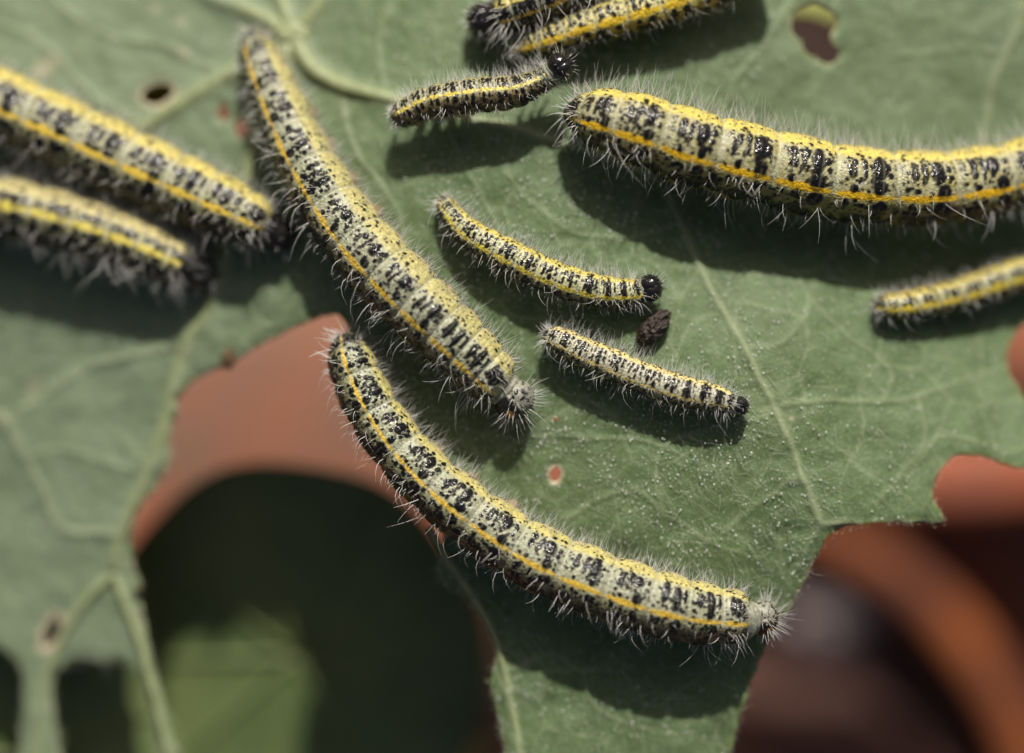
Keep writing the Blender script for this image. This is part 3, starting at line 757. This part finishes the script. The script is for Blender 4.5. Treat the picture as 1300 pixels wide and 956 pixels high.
    for g in range(13):
        for ff, w in ((.27, .25), (.26, .48), (.44, .33), (.66, .34), (.70, .80), (.86, .3), (.62, .6), (.74, 1.30), (.30, 1.45)):
            if rng.random() < .25: continue
            x_ = (B[g]+(ff+rng.uniform(-.04, .04))*(B[g+1]-B[g])-a0)/(a1-a0)
            if not .01 < x_ < .985: continue
            b, nr, *_r = surf(np.array([x_]), np.array([P_(w+rng.uniform(-.05, .05))]))
            r_ = rng.uniform(.008, .017)*(1 if not small else .7)
            tv.append(sv*r_+b[0]+nr[0]*.012); tf.append(sf+o_); o_ += len(sv)
    if tv:
        o = part("wart", np.vstack(tv), np.vstack(tf), M_WART); o['kind'] = 'stuff'
    # --- head
    if head:
        hx, hy, hr, style, hdz = head
        zc_h = zc[-1]+hdz; hc = W(hx, hy, zc_h)
        fwd = (hc-cen[-1]); fwd[2] *= .5
        fwd = fwd/np.linalg.norm(fwd); side = np.cross(up0, fwd); side /= np.linalg.norm(side); hu = np.cross(fwd, side)
        side = side*flip
        n = 46; T_ = np.linspace(0, PI, n); Ph = np.linspace(0, 2*PI, 2*n, endpoint=False)
        T2, P2 = np.meshgrid(T_, Ph, indexing='ij')
        dx = np.cos(T2); dy = np.sin(T2)*np.cos(P2); dz = np.sin(T2)*np.sin(P2)        # fwd, side, up
        k_ = 1-.045*np.exp(-(dy/.10)**2)*sst(-.3, .5, dz+dx*.4)                           # the seam of the two lobes
        k_ += .05*np.exp(-((np.abs(dy)-.45)/.3)**2)*sst(0, .8, dz)
        nz_ = fbm((dx+dz*.6)*6+20, (dy-dz*.5)*6+20, seed+3, 3); k_ += .03*(nz_-.5)
        for oy in (-1, 1):                                                                # eyelets, low on the front
            for q_ in range(5):
                an = -.9+q_*.35; ex, ey, ez = .75*math.cos(.3), oy*(.62+.12*math.cos(an*2)), -.15+.25*math.sin(an)
                kk = math.sqrt(ex*ex+ey*ey+ez*ez); dd = np.sqrt((dx-ex/kk)**2+(dy-ey/kk)**2+(dz-ez/kk)**2); k_ += .05*np.exp(-(dd/.07)**2)
        hrr = hr/100
        Vh = hc+hrr*k_[..., None]*(dx[..., None]*fwd*.92+dy[..., None]*side*1.04+dz[..., None]*hu*1.0)
        if style == 'black':
            hb = np.ones_like(dx)*.98; base_c = np.array((.10, .09, .08))
            hcn = base_c*(1-hb[..., None])+np.array((.010, .0095, .010))*hb[..., None]
            fp = (np.exp(-(dy/.2)**2)*sst(.55, .8, dx)*sst(.1, -.2, dz))[..., None]; hcn = hcn*(1-fp)+np.array(srgb(120, 110, 96))*fp
        else:
            hcn = np.ones(dx.shape+(3,))*np.array(srgb(150, 150, 136)); hb = np.zeros_like(dx)
            rg = np.random.default_rng(seed+77)
            for q_ in range(170):
                v_ = rg.normal(0, 1, 3); v_ /= np.linalg.norm(v_); rr_ = rg.uniform(.045, .11)
                dd = np.sqrt((dx-v_[0])**2+(dy-v_[1])**2+(dz-v_[2])**2); hb = np.maximum(hb, sst(rr_*1.25, rr_*.75, dd))
            low = sst(.0, -.16, dy+.25*(nz_-.5)+.2*dz-.1)*(dx > -.75); frt = sst(.70, .84, dx+.2*(nz_-.5))
            hb = np.maximum(hb, np.maximum(low, frt)*.97)
            of = (np.exp(-(((dy+.62)/.2)**2+((dx-.35)/.32)**2))*(dz > -.6)); hb = hb*(1-sst(.45, .7, of))
            hcn = hcn*(1-sst(.3, .6, of)[..., None])+np.array(srgb(206, 150, 50))*sst(.3, .6, of)[..., None]
            hcn = hcn*(1-hb[..., None])+C_BLK*hb[..., None]
        Ch = np.concatenate([hcn, (hb*(1.0 if style == 'black' else .9))[..., None]], -1).reshape(-1, 4)
        m = 2*n; i = np.arange(n-1)[:, None]*m; jx = np.arange(m)[None]; j2 = (jx+1) % m
        Fh = np.stack([i+jx, i+m+jx, i+m+j2, i+j2], -1).reshape(-1, 4)
        if flip > 0: Fh = Fh[:, ::-1]
        ho = part("head", Vh.reshape(-1, 3), Fh, M_HEAD if style == 'black' else M_SKIN, {"tint": Ch})
        # soft neck
        mid = (cen[-1]+hc)/2
        re = rr[-1]/100
        pts = np.array([cen[-1]-t[-1]*re*.9, cen[-1]-t[-1]*re*.45, mid, hc-fwd*hrr*.1])
        cc, _ = catmull(pts, 26); lw = np.linspace(0, 1, 26)
        v, fc = tube(cc, (re*.86*(1-lw)+hrr*.86*lw)*(1+.035*np.sin(lw*30)), 28)
        part("neck", v, fc, M_CLAW if (style == "black" and not small) else M_NECK)
        for sd in (-1, 1):
            a = hc+fwd*hrr*.75+side*sd*hrr*.22-hu*hrr*.45
            cc = np.array([a, a+fwd*hrr*.22-hu*hrr*.08, a+fwd*hrr*.36-hu*hrr*.2])
            v, fc = tube(cc, hrr*np.array([.13, .10, .04]), 7); mo = part("mandible", v, fc, M_CLAW); mo.parent = ho
        nH = int((30 if small else 46)*fuzz**.5) if style == 'black' else 130
        v_ = rng.normal(0, 1, (nH, 3)); v_[:, 0] = np.abs(v_[:, 0])*.9-.15; v_ /= np.linalg.norm(v_, axis=1)[:, None]
        dv = v_[:, :1]*fwd+v_[:, 1:2]*side+v_[:, 2:3]*hu
        HB.append((hc+dv*hrr*.98, dv+rng.normal(0, .12, (nH, 3)), rng.normal(0, .12, (nH, 3))-up0*.2, rng.uniform(.4, 1.0, nH)*(hr*.75 if style == 'black' else 26)/100*hl**.5, np.full(nH, .0032 if small else .0044)))
    hv, hf, off = [], [], 0
    for bb, dd, be, ll, ra in HB:
        v, fa = hair_mesh(bb, dd, be, ll, ra); hv.append(v); hf.append(fa+off); off += len(v)
    o = part("hair", np.vstack(hv), np.vstack(hf), M_HAIR); o['kind'] = 'stuff'
    return root

def gloss_black():
    m = M_SKIN.copy(); m.name = "head_shell"
    b = m.node_tree.nodes["Principled BSDF"]
    for n in m.node_tree.nodes:
        if n.type == 'BUMP': n.inputs["Strength"].default_value = .25
        if n.type == 'MAP_RANGE' and n.inputs[4].default_value < .2: n.inputs[4].default_value = .12
        if n.type == 'MAP_RANGE' and n.inputs[4].default_value > .2: n.inputs[4].default_value = .5
    b.inputs["Subsurface Weight"].default_value = 0
    return m
M_HEAD = gloss_black()
M_NECK = plain("neck_skin", srgb(150, 152, 134), .5, noise=.45, nscale=22, bump=.6, sss=.2)

# long pale-striped one from the vein junction down to the middle (sharp at its head)
caterpillar("long caterpillar running down from the vein junction to a pale head dotted black",
    [(318, 40), (333, 82), (355, 135), (387, 203), (443, 292), (496, 352), (546, 402), (596, 450), (628, 482)], [18, 28, 34, 38, 42, 43, 42, 38, 33],
    head=(653, 507, 26, 'spotted', -.02), gap=.12, seed=21, st1=(30, 78), st2=(-28, 3.6), y1=C_PALEY*.96, beige=True, mk=.93, res=.95, taper1=.22, low_len=37)
caterpillar("long curved caterpillar at the bottom, its tail beside the gap in the leaf",
    [(437, 423), (446, 458), (463, 500), (493, 550), (540, 605), (601, 656), (671, 702), (765, 743), (859, 772), (938, 783)], [22, 29, 32, 34, 36, 38, 40, 41, 40, 32],
    head=(967, 783, 22, 'spotted', -.05), gap=.10, seed=22, st1=(50, 86), st2=(-11, 3.5), y1=C_PALEY*.75+C_YEL*.25, beige=True, mk=.93, res=.95, taper1=.22, low_len=34)
caterpillar("big bright yellow-lined caterpillar leaving the right frame edge, largest of all",
    [(715, 143), (760, 151), (820, 168), (888, 191), (1013, 222), (1088, 235), (1182, 239), (1276, 226), (1360, 200)], [20, 37, 44, 47, 48, 47, 46, 44, 42],
    gap=.30, seed=23, st1=(44, 80), st2=(-22, 4.3), panel=C_PAN_Y, y1=C_YEL, y2=np.array(srgb(246, 198, 34)), res=1.7, s_trim=(0, .84), flank=np.array(srgb(140, 130, 62)), low_len=42, up_len=26)
caterpillar("blurred yellow-edged caterpillar at upper left, the higher of the two entering from the left",
    [(-70, 98), (0, 133), (100, 178), (200, 224), (290, 265), (345, 292)], [46, 46, 45, 43, 38, 28],
    head=(357, 300, 21, 'black', -.1), gap=.14, seed=24, st1=(40, 78), st2=(-10, 4.8), panel=C_PANEL*.6+C_PAN_Y*.4, y1=C_YEL*.7+C_PALEY*.3, y2=np.array(srgb(232, 200, 78)), res=1.9, s_trim=(.36, 1), taper0=.05, low_len=38)
caterpillar("blurred caterpillar with dark bristly underside, lower of the two entering from the left",
    [(-70, 252), (0, 262), (80, 281), (160, 307), (232, 337)], [38, 38, 38, 36, 29],
    head=(257, 347, 23, 'black', -.1), gap=.14, seed=25, st1=(30, 80), st2=(2, 6), panel=C_PAN_Y, y1=np.array(srgb(200, 188, 128)), y2=np.array(srgb(222, 206, 92)), mk=1.15, res=2.2, s_trim=(.42, 1), taper0=.05, fuzz=1.6, low_len=42)
caterpillar("dark bristly caterpillar at the top edge with its black head pointing left",
    [(900, -92), (800, -52), (725, -16), (668, 8), (632, 20)], [31, 32, 32, 30, 26],
    head=(612, 27, 22, 'black', -.05), gap=.2, flip=-1, seed=26, st1=(8, 26), st2=(-30, 4), panel=np.array(srgb(60, 58, 46)), y1=C_YEL, y2=np.array(srgb(170, 140, 50)), dark=.9, res=1.5, s_trim=(.4, 1), taper0=.05, fuzz=1.3, hl=1.15, low_len=42)
caterpillar("stippled yellow caterpillar with a pointed tail, just under the dark one at the top edge",
    [(648, 67), (690, 53), (732, 38), (780, 24), (830, 10), (900, -14), (980, -45)], [10, 17, 21, 23, 25, 26, 26],
    gap=.2, seed=27, small=True, st1=(55, 85), st2=(-15, 10), panel=np.array(srgb(206, 190, 96)), y1=C_YEL, y2=np.array(srgb(236, 200, 56)), flank=np.array(srgb(190, 165, 60)), res=1.3, s_trim=(0, .78), taper0=1.0, low_len=22, up_len=16)
caterpillar("small dark grizzled caterpillar with a black head touching the tail of the biggest one",
    [(497, 152), (520, 143), (545, 132), (607, 122), (652, 118), (688, 103)], [15, 18, 20, 21.5, 20, 15],
    head=(711, 86, 18, 'black', .05), gap=.22, lift=[.1, .15, .2, .2, .25, .3], seed=28, small=True, st1=(72, 88), st2=(12, 5), panel=np.array(srgb(150, 142, 100)), y1=np.array(srgb(190, 176, 90)), y2=np.array(srgb(224, 204, 96)), dark=.32, mk=.8, flank=np.array(srgb(104, 88, 56)), res=1.0, low_len=22, up_len=17, fuzz=1.3)
caterpillar("small yellow-speckled caterpillar with a round shiny black head beside the brown pellet",
    [(558, 251), (586, 288), (618, 310), (652, 328), (690, 347), (727, 361), (766, 370), (802, 371)], [11, 17, 19.5, 21, 21, 21, 20, 17],
    head=(825, 366, 17, 'black', .02), gap=.10, seed=29, small=True, st1=(42, 80), st2=(-25, 7), panel=np.array(srgb(188, 184, 130)), y1=C_YEL*.92, y2=np.array(srgb(226, 208, 84)), res=1.0, low_len=24, up_len=19, fuzz=1.15, taper1=.2)
caterpillar("small greyish speckled caterpillar with a narrow black head, the lowest of the small ones",
    [(689, 424), (714, 434), (741, 448), (773, 461), (806, 476), (836, 487), (868, 497), (900, 504), (922, 510)], [12, 17, 19, 20, 20, 20, 19.5, 18, 14],
    head=(938, 516, 13, 'black', 0), gap=.11, seed=30, small=True, st1=(46, 78), st2=(-26, 4), panel=np.array(srgb(192, 186, 160)), y1=np.array(srgb(226, 208, 140)), y2=np.array(srgb(216, 196, 120)), res=1.0, low_len=26, up_len=17, fuzz=1.15, taper1=.25)
caterpillar("small blurred yellow caterpillar at the right edge below the biggest one",
    [(1108, 389), (1150, 387), (1213, 374), (1278, 353), (1350, 330)], [15, 18, 20, 21, 21],
    gap=.14, seed=31, small=True, st1=(30, 70), st2=(-20, 12), panel=np.array(srgb(180, 174, 112)), y1=C_YEL*.85, y2=np.array(srgb(222, 200, 70)), flank=np.array(srgb(150, 128, 50)), res=1.5, s_trim=(0, .8), low_len=22, up_len=14)

# ------------------------------------------------------------------ frass and debris
def pellet(label, px, py, r, mat, tilt, seed, cat="dropping", name="frass_pellet", dz=.0):
    z = float(leaf_z(px, py))+r[2]*.8+dz
    v, f = blob((0, 0, 0), r, 60, .26, seed, 6.5)
    o = mesh_obj(name, v, f, mat); o.location = Vector(W(px, py, z)); o.rotation_euler = (0, 0, tilt)
    tag(o, label, cat); return o
pellet("dark brown crumbly dropping below the round-headed small caterpillar", 829, 416, (.265, .145, .14), M_FRASS, math.radians(49), 4)
pellet("tiny dark brown scrap on the left lobe's eaten edge above the gap", 291, 455, (.13, .09, .08), M_DRYBIT, math.radians(80), 8, "debris", "dry_scrap")
pellet("tiny orange crumb on the leaf right of the spotted head", 705, 532, (.022, .018, .016), plain("orange_crumb", srgb(200, 90, 30), .6), 0, 12, "debris", "crumb")
pellet("tiny brown speck of scurf on the left lobe's edge beside the shaded leaf", 176, 748, (.05, .04, .04), M_DRYBIT, 0, 14, "debris", "scurf")

# ------------------------------------------------------------------ down and wax grains on the leaf
def on_leaf(n, dens, rng, box=(-10, 1310, -10, 960)):
    out = []
    while len(out) < n:
        x = rng.uniform(box[0], box[1], 4000); y = rng.uniform(box[2], box[3], 4000)
        q = np.stack([x, y], 1); k = rng.random(4000) < dens(x, y)
        q = q[k]; ok = inside(q, LOOPS[0])
        for h in LOOPS[1:]: ok &= ~inside(q, h)
        out.extend(q[ok].tolist())
    return np.array(out[:n])
rg = np.random.default_rng(99)
def dens_g(x, y): return (.25+.9*np.exp(-(((x-760)/300)**2+((y-430)/330)**2)))*(.15+.85*sst(.42, .62, fbm(x/45, y/45, 71, 3)))
Q = on_leaf(13000, dens_g, rg); Z = leaf_z(Q[:, 0], Q[:, 1])+.035
oct_v = np.array([(1, 0, 0), (-1, 0, 0), (0, 1, 0), (0, -1, 0), (0, 0, 1), (0, 0, -1)], float)
oct_f = np.array([(0, 2, 4), (2, 1, 4), (1, 3, 4), (3, 0, 4), (2, 0, 5), (1, 2, 5), (3, 1, 5), (0, 3, 5)])
rad = .0036+.0060*rg.random(len(Q))**4*2
cenq = np.array([W(a, b, c) for (a, b), c in zip(Q, Z)])
ax = rg.normal(0, 1, (len(Q), 3)); ax /= np.linalg.norm(ax, axis=1)[:, None]
bx_ = np.cross(ax, rg.normal(0, 1, (len(Q), 3))); bx_ /= np.linalg.norm(bx_, axis=1)[:, None]; cx_ = np.cross(ax, bx_)
Vg = cenq[:, None]+rad[:, None, None]*(oct_v[None, :, 0:1]*ax[:, None]+oct_v[None, :, 1:2]*bx_[:, None]+oct_v[None, :, 2:3]*cx_[:, None])
Fg = (oct_f[None]+(np.arange(len(Q))*6)[:, None, None]).reshape(-1, 3)
o = mesh_obj("wax_grain", Vg.reshape(-1, 3)-np.array(leaf_root.location), Fg, M_GRAIN, leaf_root, smooth=False); o['kind'] = 'stuff'
def dens_h(x, y): return np.clip(.12+1.0*np.exp(-(((x-880)/190)**2+((y-650)/110)**2))+.9*np.exp(-(((x-720)/90)**2+((y-840)/50)**2))+.25*(x < 560), 0, 1)
Q = on_leaf(1900, dens_h, rg); Z = leaf_z(Q[:, 0], Q[:, 1])+.03
cenq = np.array([W(a, b, c) for (a, b), c in zip(Q, Z)])
an = math.radians(-38)+rg.normal(0, .55, len(Q)); dr = np.stack([np.cos(an), np.sin(an), rg.uniform(.03, .25, len(Q))], 1)
bn = rg.normal(0, .25, (len(Q), 3)); bn[:, 2] = -.1
v, f = hair_mesh(cenq, dr, bn, rg.uniform(.06, .30, len(Q)), rg.uniform(.0016, .003, len(Q)))
o = mesh_obj("down", v-np.array(leaf_root.location), f, M_DOWN, leaf_root); o['kind'] = 'stuff'
# pale short down that catches the light along cut edges
E = np.vstack([L[::1] for L in LOOPS[:1]]); E = E[(E[:, 0] > -10) & (E[:, 0] < 1310) & (E[:, 1] > -10) & (E[:, 1] < 960)]
E = np.repeat(E, 5, 0)+rg.normal(0, 3, (len(E)*5, 2)); Z = leaf_z(E[:, 0], E[:, 1])-.01
cenq = np.array([W(a, b, c) for (a, b), c in zip(E, Z)]); d = rg.normal(0, 1, (len(E), 3)); d /= np.linalg.norm(d, axis=1)[:, None]
v, f = hair_mesh(cenq, d, d*0, rg.uniform(.02, .07, len(E)), np.full(len(E), .0025))
o = mesh_obj("edge_down", v-np.array(leaf_root.location), f, M_DOWN, leaf_root); o['kind'] = 'stuff'

# ------------------------------------------------------------------ behind the leaf: pots, other leaves, ground
def lathe(profile, n=96, wob=0, seed=0):
    pr = np.asarray(profile, float); m = len(pr); a = np.linspace(0, 2*PI, n, endpoint=False)
    k = 1+wob*(vnoise(np.cos(a)*2+5, np.sin(a)*2+5, seed)-.5)
    V = np.stack([pr[:, None, 0]*np.cos(a)*k, pr[:, None, 0]*np.sin(a)*k, np.repeat(pr[:, 1:2], n, 1)], -1).reshape(-1, 3)
    i = np.arange(m-1)[:, None]*n; j = np.arange(n)[None]; j2 = (j+1) % n
    return V, np.stack([i+j, i+j2, i+n+j2, i+n+j], -1).reshape(-1, 4)

def pot(label, px, py, z, r_in, r_out, depth, mat, soil=True, soil_d=1.6, group=None, soil_mat=None):
    """round clay pot seen from above; z is the height of its rim"""
    c = W(px, py, z); k = (CAM_H-z)/CAM_H; ri, ro = r_in/100*k, r_out/100*k
    root = thing("flower_pot", label, "flower pot", (c[0], c[1], z-depth), group)
    w = ro-ri; rd = min(w*.35, .35); b_ = .72
    arc = lambda cx, cz, a0, a1: [(cx+rd*math.cos(math.radians(t)), cz+rd*math.sin(math.radians(t))) for t in np.linspace(a0, a1, 7)]
    lipo = [(ri*b_, .35), (ri-.05, depth-.4*depth)]
    lip = [(ro-w*.5, depth-2.0), (ro, depth-2.0)]+arc(ro-rd, depth-rd, 0, 90)+arc(ri+rd, depth-rd, 90, 180)+[(ri, depth-1.0)]
    v, f = lathe(lip); o = mesh_obj("rim", v, f, mat, root)
    wall = [(.001, 0), (ro*b_, 0), (ro-w*.5, depth-2.0)]; v, f = lathe(wall); mesh_obj("wall", v, f, mat, root)
    inn = [(ri, depth-1.0), (ri*.97, depth-soil_d-.4)]; v, f = lathe(inn); mesh_obj("inner_wall", v, f, mat, root)
    n = 60; th = np.linspace(0, 2*PI, n, endpoint=False); rs_ = np.linspace(.0, 1, 26)
    Rr, T_ = np.meshgrid(rs_*ri*.985, th, indexing='ij'); zz = depth-soil_d+(fbm(Rr*np.cos(T_)*1.2+40, Rr*np.sin(T_)*1.2+40, 3, 4)-.5)*.5
    V = np.stack([Rr*np.cos(T_), Rr*np.sin(T_), zz], -1).reshape(-1, 3)
    i = np.arange(25)[:, None]*n; j = np.arange(n)[None]; j2 = (j+1) % n
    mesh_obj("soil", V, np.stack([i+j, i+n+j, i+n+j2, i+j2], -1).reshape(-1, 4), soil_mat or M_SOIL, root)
    return root

k_ = (CAM_H+10.5)/CAM_H
root = thing("flower_pot", "wide upturned orange clay pot seen through the gap at lower left", "flower pot", Vector(W(400, 900, -18.4)))
v, f = lathe([(.01, 7.9), (2.8*k_, 7.9), (2.9*k_, 7.95)]+[(3.5*k_, 7.9), (5.4*k_, 7.85), (5.6*k_, 7.7), (6.6*k_, .02)]); mesh_obj("wall", v, f, M_TERRA, root)
v, f = lathe([(2.88*k_, 7.9), (2.92*k_, 8.25), (3.0*k_, 8.38), (3.18*k_, 8.38), (3.28*k_, 8.25), (3.34*k_, 7.86)]); mesh_obj("foot_ring", v, f, M_LITCLAY, root)  # ring's lit edge is put into its paler clay colour
pot("brown clay pot at bottom right, its orange rim crossing diagonally", 850, 1120, -11.2, 455, 512, 7, M_TERRA2, soil_d=1.5)
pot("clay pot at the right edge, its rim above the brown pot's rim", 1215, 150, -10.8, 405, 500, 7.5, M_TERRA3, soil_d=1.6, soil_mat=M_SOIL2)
v, f = blob((0, 0, 0), (1.5, 1.0, .4), 30, .3, 9, 1.5); o = mesh_obj("clay_shard", v, f, M_TERRA); o.location = Vector(W(1330, 445, -11.6))
tag(o, "red-orange clay shard seen past the leaf's notch at the right edge", "shard")

# pale pebble on the soil of the brown pot
v, f = blob((0, 0, 0), (.95, .8, .6), 30, .25, 5, 2); o = mesh_obj("pebble", v, f, M_STONE); o.location = Vector(W(1052, 765, -12.5))
tag(o, "pale grey pebble on the dark soil inside the brown pot", "pebble")

def round_leaf(label, px, py, z, r, tilt, seed, wavy=.10, group="leaves behind the big leaf", sx=1.0, mat=None, lob=1.0):
    c = W(px, py, z); k = (CAM_H-z)/CAM_H; R0 = r/100*k
    n, m = 40, 96; rs_ = np.linspace(0, 1, n); th = np.linspace(0, 2*PI, m, endpoint=False)
    Rr, T_ = np.meshgrid(rs_, th, indexing='ij')
    edge = 1+lob*(.05*np.sin(T_*7+seed)+.03*np.sin(T_*3+seed*2))
    zz = .18*Rr**2*np.cos(T_*3+seed)*R0*wavy*6*.4+.04*R0*np.exp(-((((T_*9/(2*PI)) % 1)-.5)/.09)**2)*(1-Rr)*.4-.10*R0*(1-Rr)**2
    top = np.stack([Rr*edge*R0*sx*np.cos(T_), Rr*edge*R0*np.sin(T_), zz], -1).reshape(-1, 3)
    i = np.arange(n-1)[:, None]*m; j = np.arange(m)[None]; j2 = (j+1) % m
    F = np.stack([i+j, i+m+j, i+m+j2, i+j2], -1).reshape(-1, 4)
    root = thing("shaded_leaf", label, "leaf", c, group); root.rotation_euler = tilt
    o = mesh_obj("blade", top, F, mat or M_BLEAF, root); so = o.modifiers.new("thick", 'SOLIDIFY'); so.thickness = .05; so.offset = -1
    for q_ in range(9):
        a = 2*PI*(q_+.5)/9; rr_ = np.linspace(.02, .9, 20)
        zt = .18*rr_**2*np.cos(a*3+seed)*R0*wavy*6*.4-.10*R0*(1-rr_)**2+.03
        cc = np.stack([rr_*R0*sx*np.cos(a), rr_*R0*np.sin(a), zt], 1)
        v, f = tube(cc, np.linspace(.05, .02, 20), 8); mesh_obj("vein", v, f, M_BVEIN, root)
    return root
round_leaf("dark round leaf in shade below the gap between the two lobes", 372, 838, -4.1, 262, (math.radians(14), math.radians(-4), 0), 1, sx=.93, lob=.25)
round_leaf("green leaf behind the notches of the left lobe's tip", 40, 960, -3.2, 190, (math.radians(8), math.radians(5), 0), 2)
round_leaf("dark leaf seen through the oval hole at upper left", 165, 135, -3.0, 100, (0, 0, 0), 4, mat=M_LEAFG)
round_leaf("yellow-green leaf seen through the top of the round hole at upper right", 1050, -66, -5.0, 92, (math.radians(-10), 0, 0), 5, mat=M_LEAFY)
P, _ = catmull([(488, 728, -6.6), (520, 800, -7.6), (556, 880, -8.6), (590, 1000, -9.6)], 30)
cc = np.array([W(a, b, c) for a, b, c in P]); v, f = tube(cc, np.linspace(.24, .30, 30), 16)
o = mesh_obj("leaf_stalk", v, f, M_STALK); tag(o, "blurred yellow-green stalk at bottom centre right of the shaded leaf", "stalk")

n = 60; g = np.sign(np.linspace(-1, 1, n))*np.abs(np.linspace(-1, 1, n))**3*600
X, Y = np.meshgrid(g, g); zz = -18.5+(fbm(X/3, Y/3, 4, 3)-.5)*.2
idx = np.arange(n*n).reshape(n, n)
Fgd = np.stack([idx[:-1, :-1], idx[:-1, 1:], idx[1:, 1:], idx[1:, :-1]], -1).reshape(-1, 4)
o = mesh_obj("ground", np.stack([X, Y, zz], -1).reshape(-1, 3), Fgd, M_PAVE); o['kind'] = 'structure'
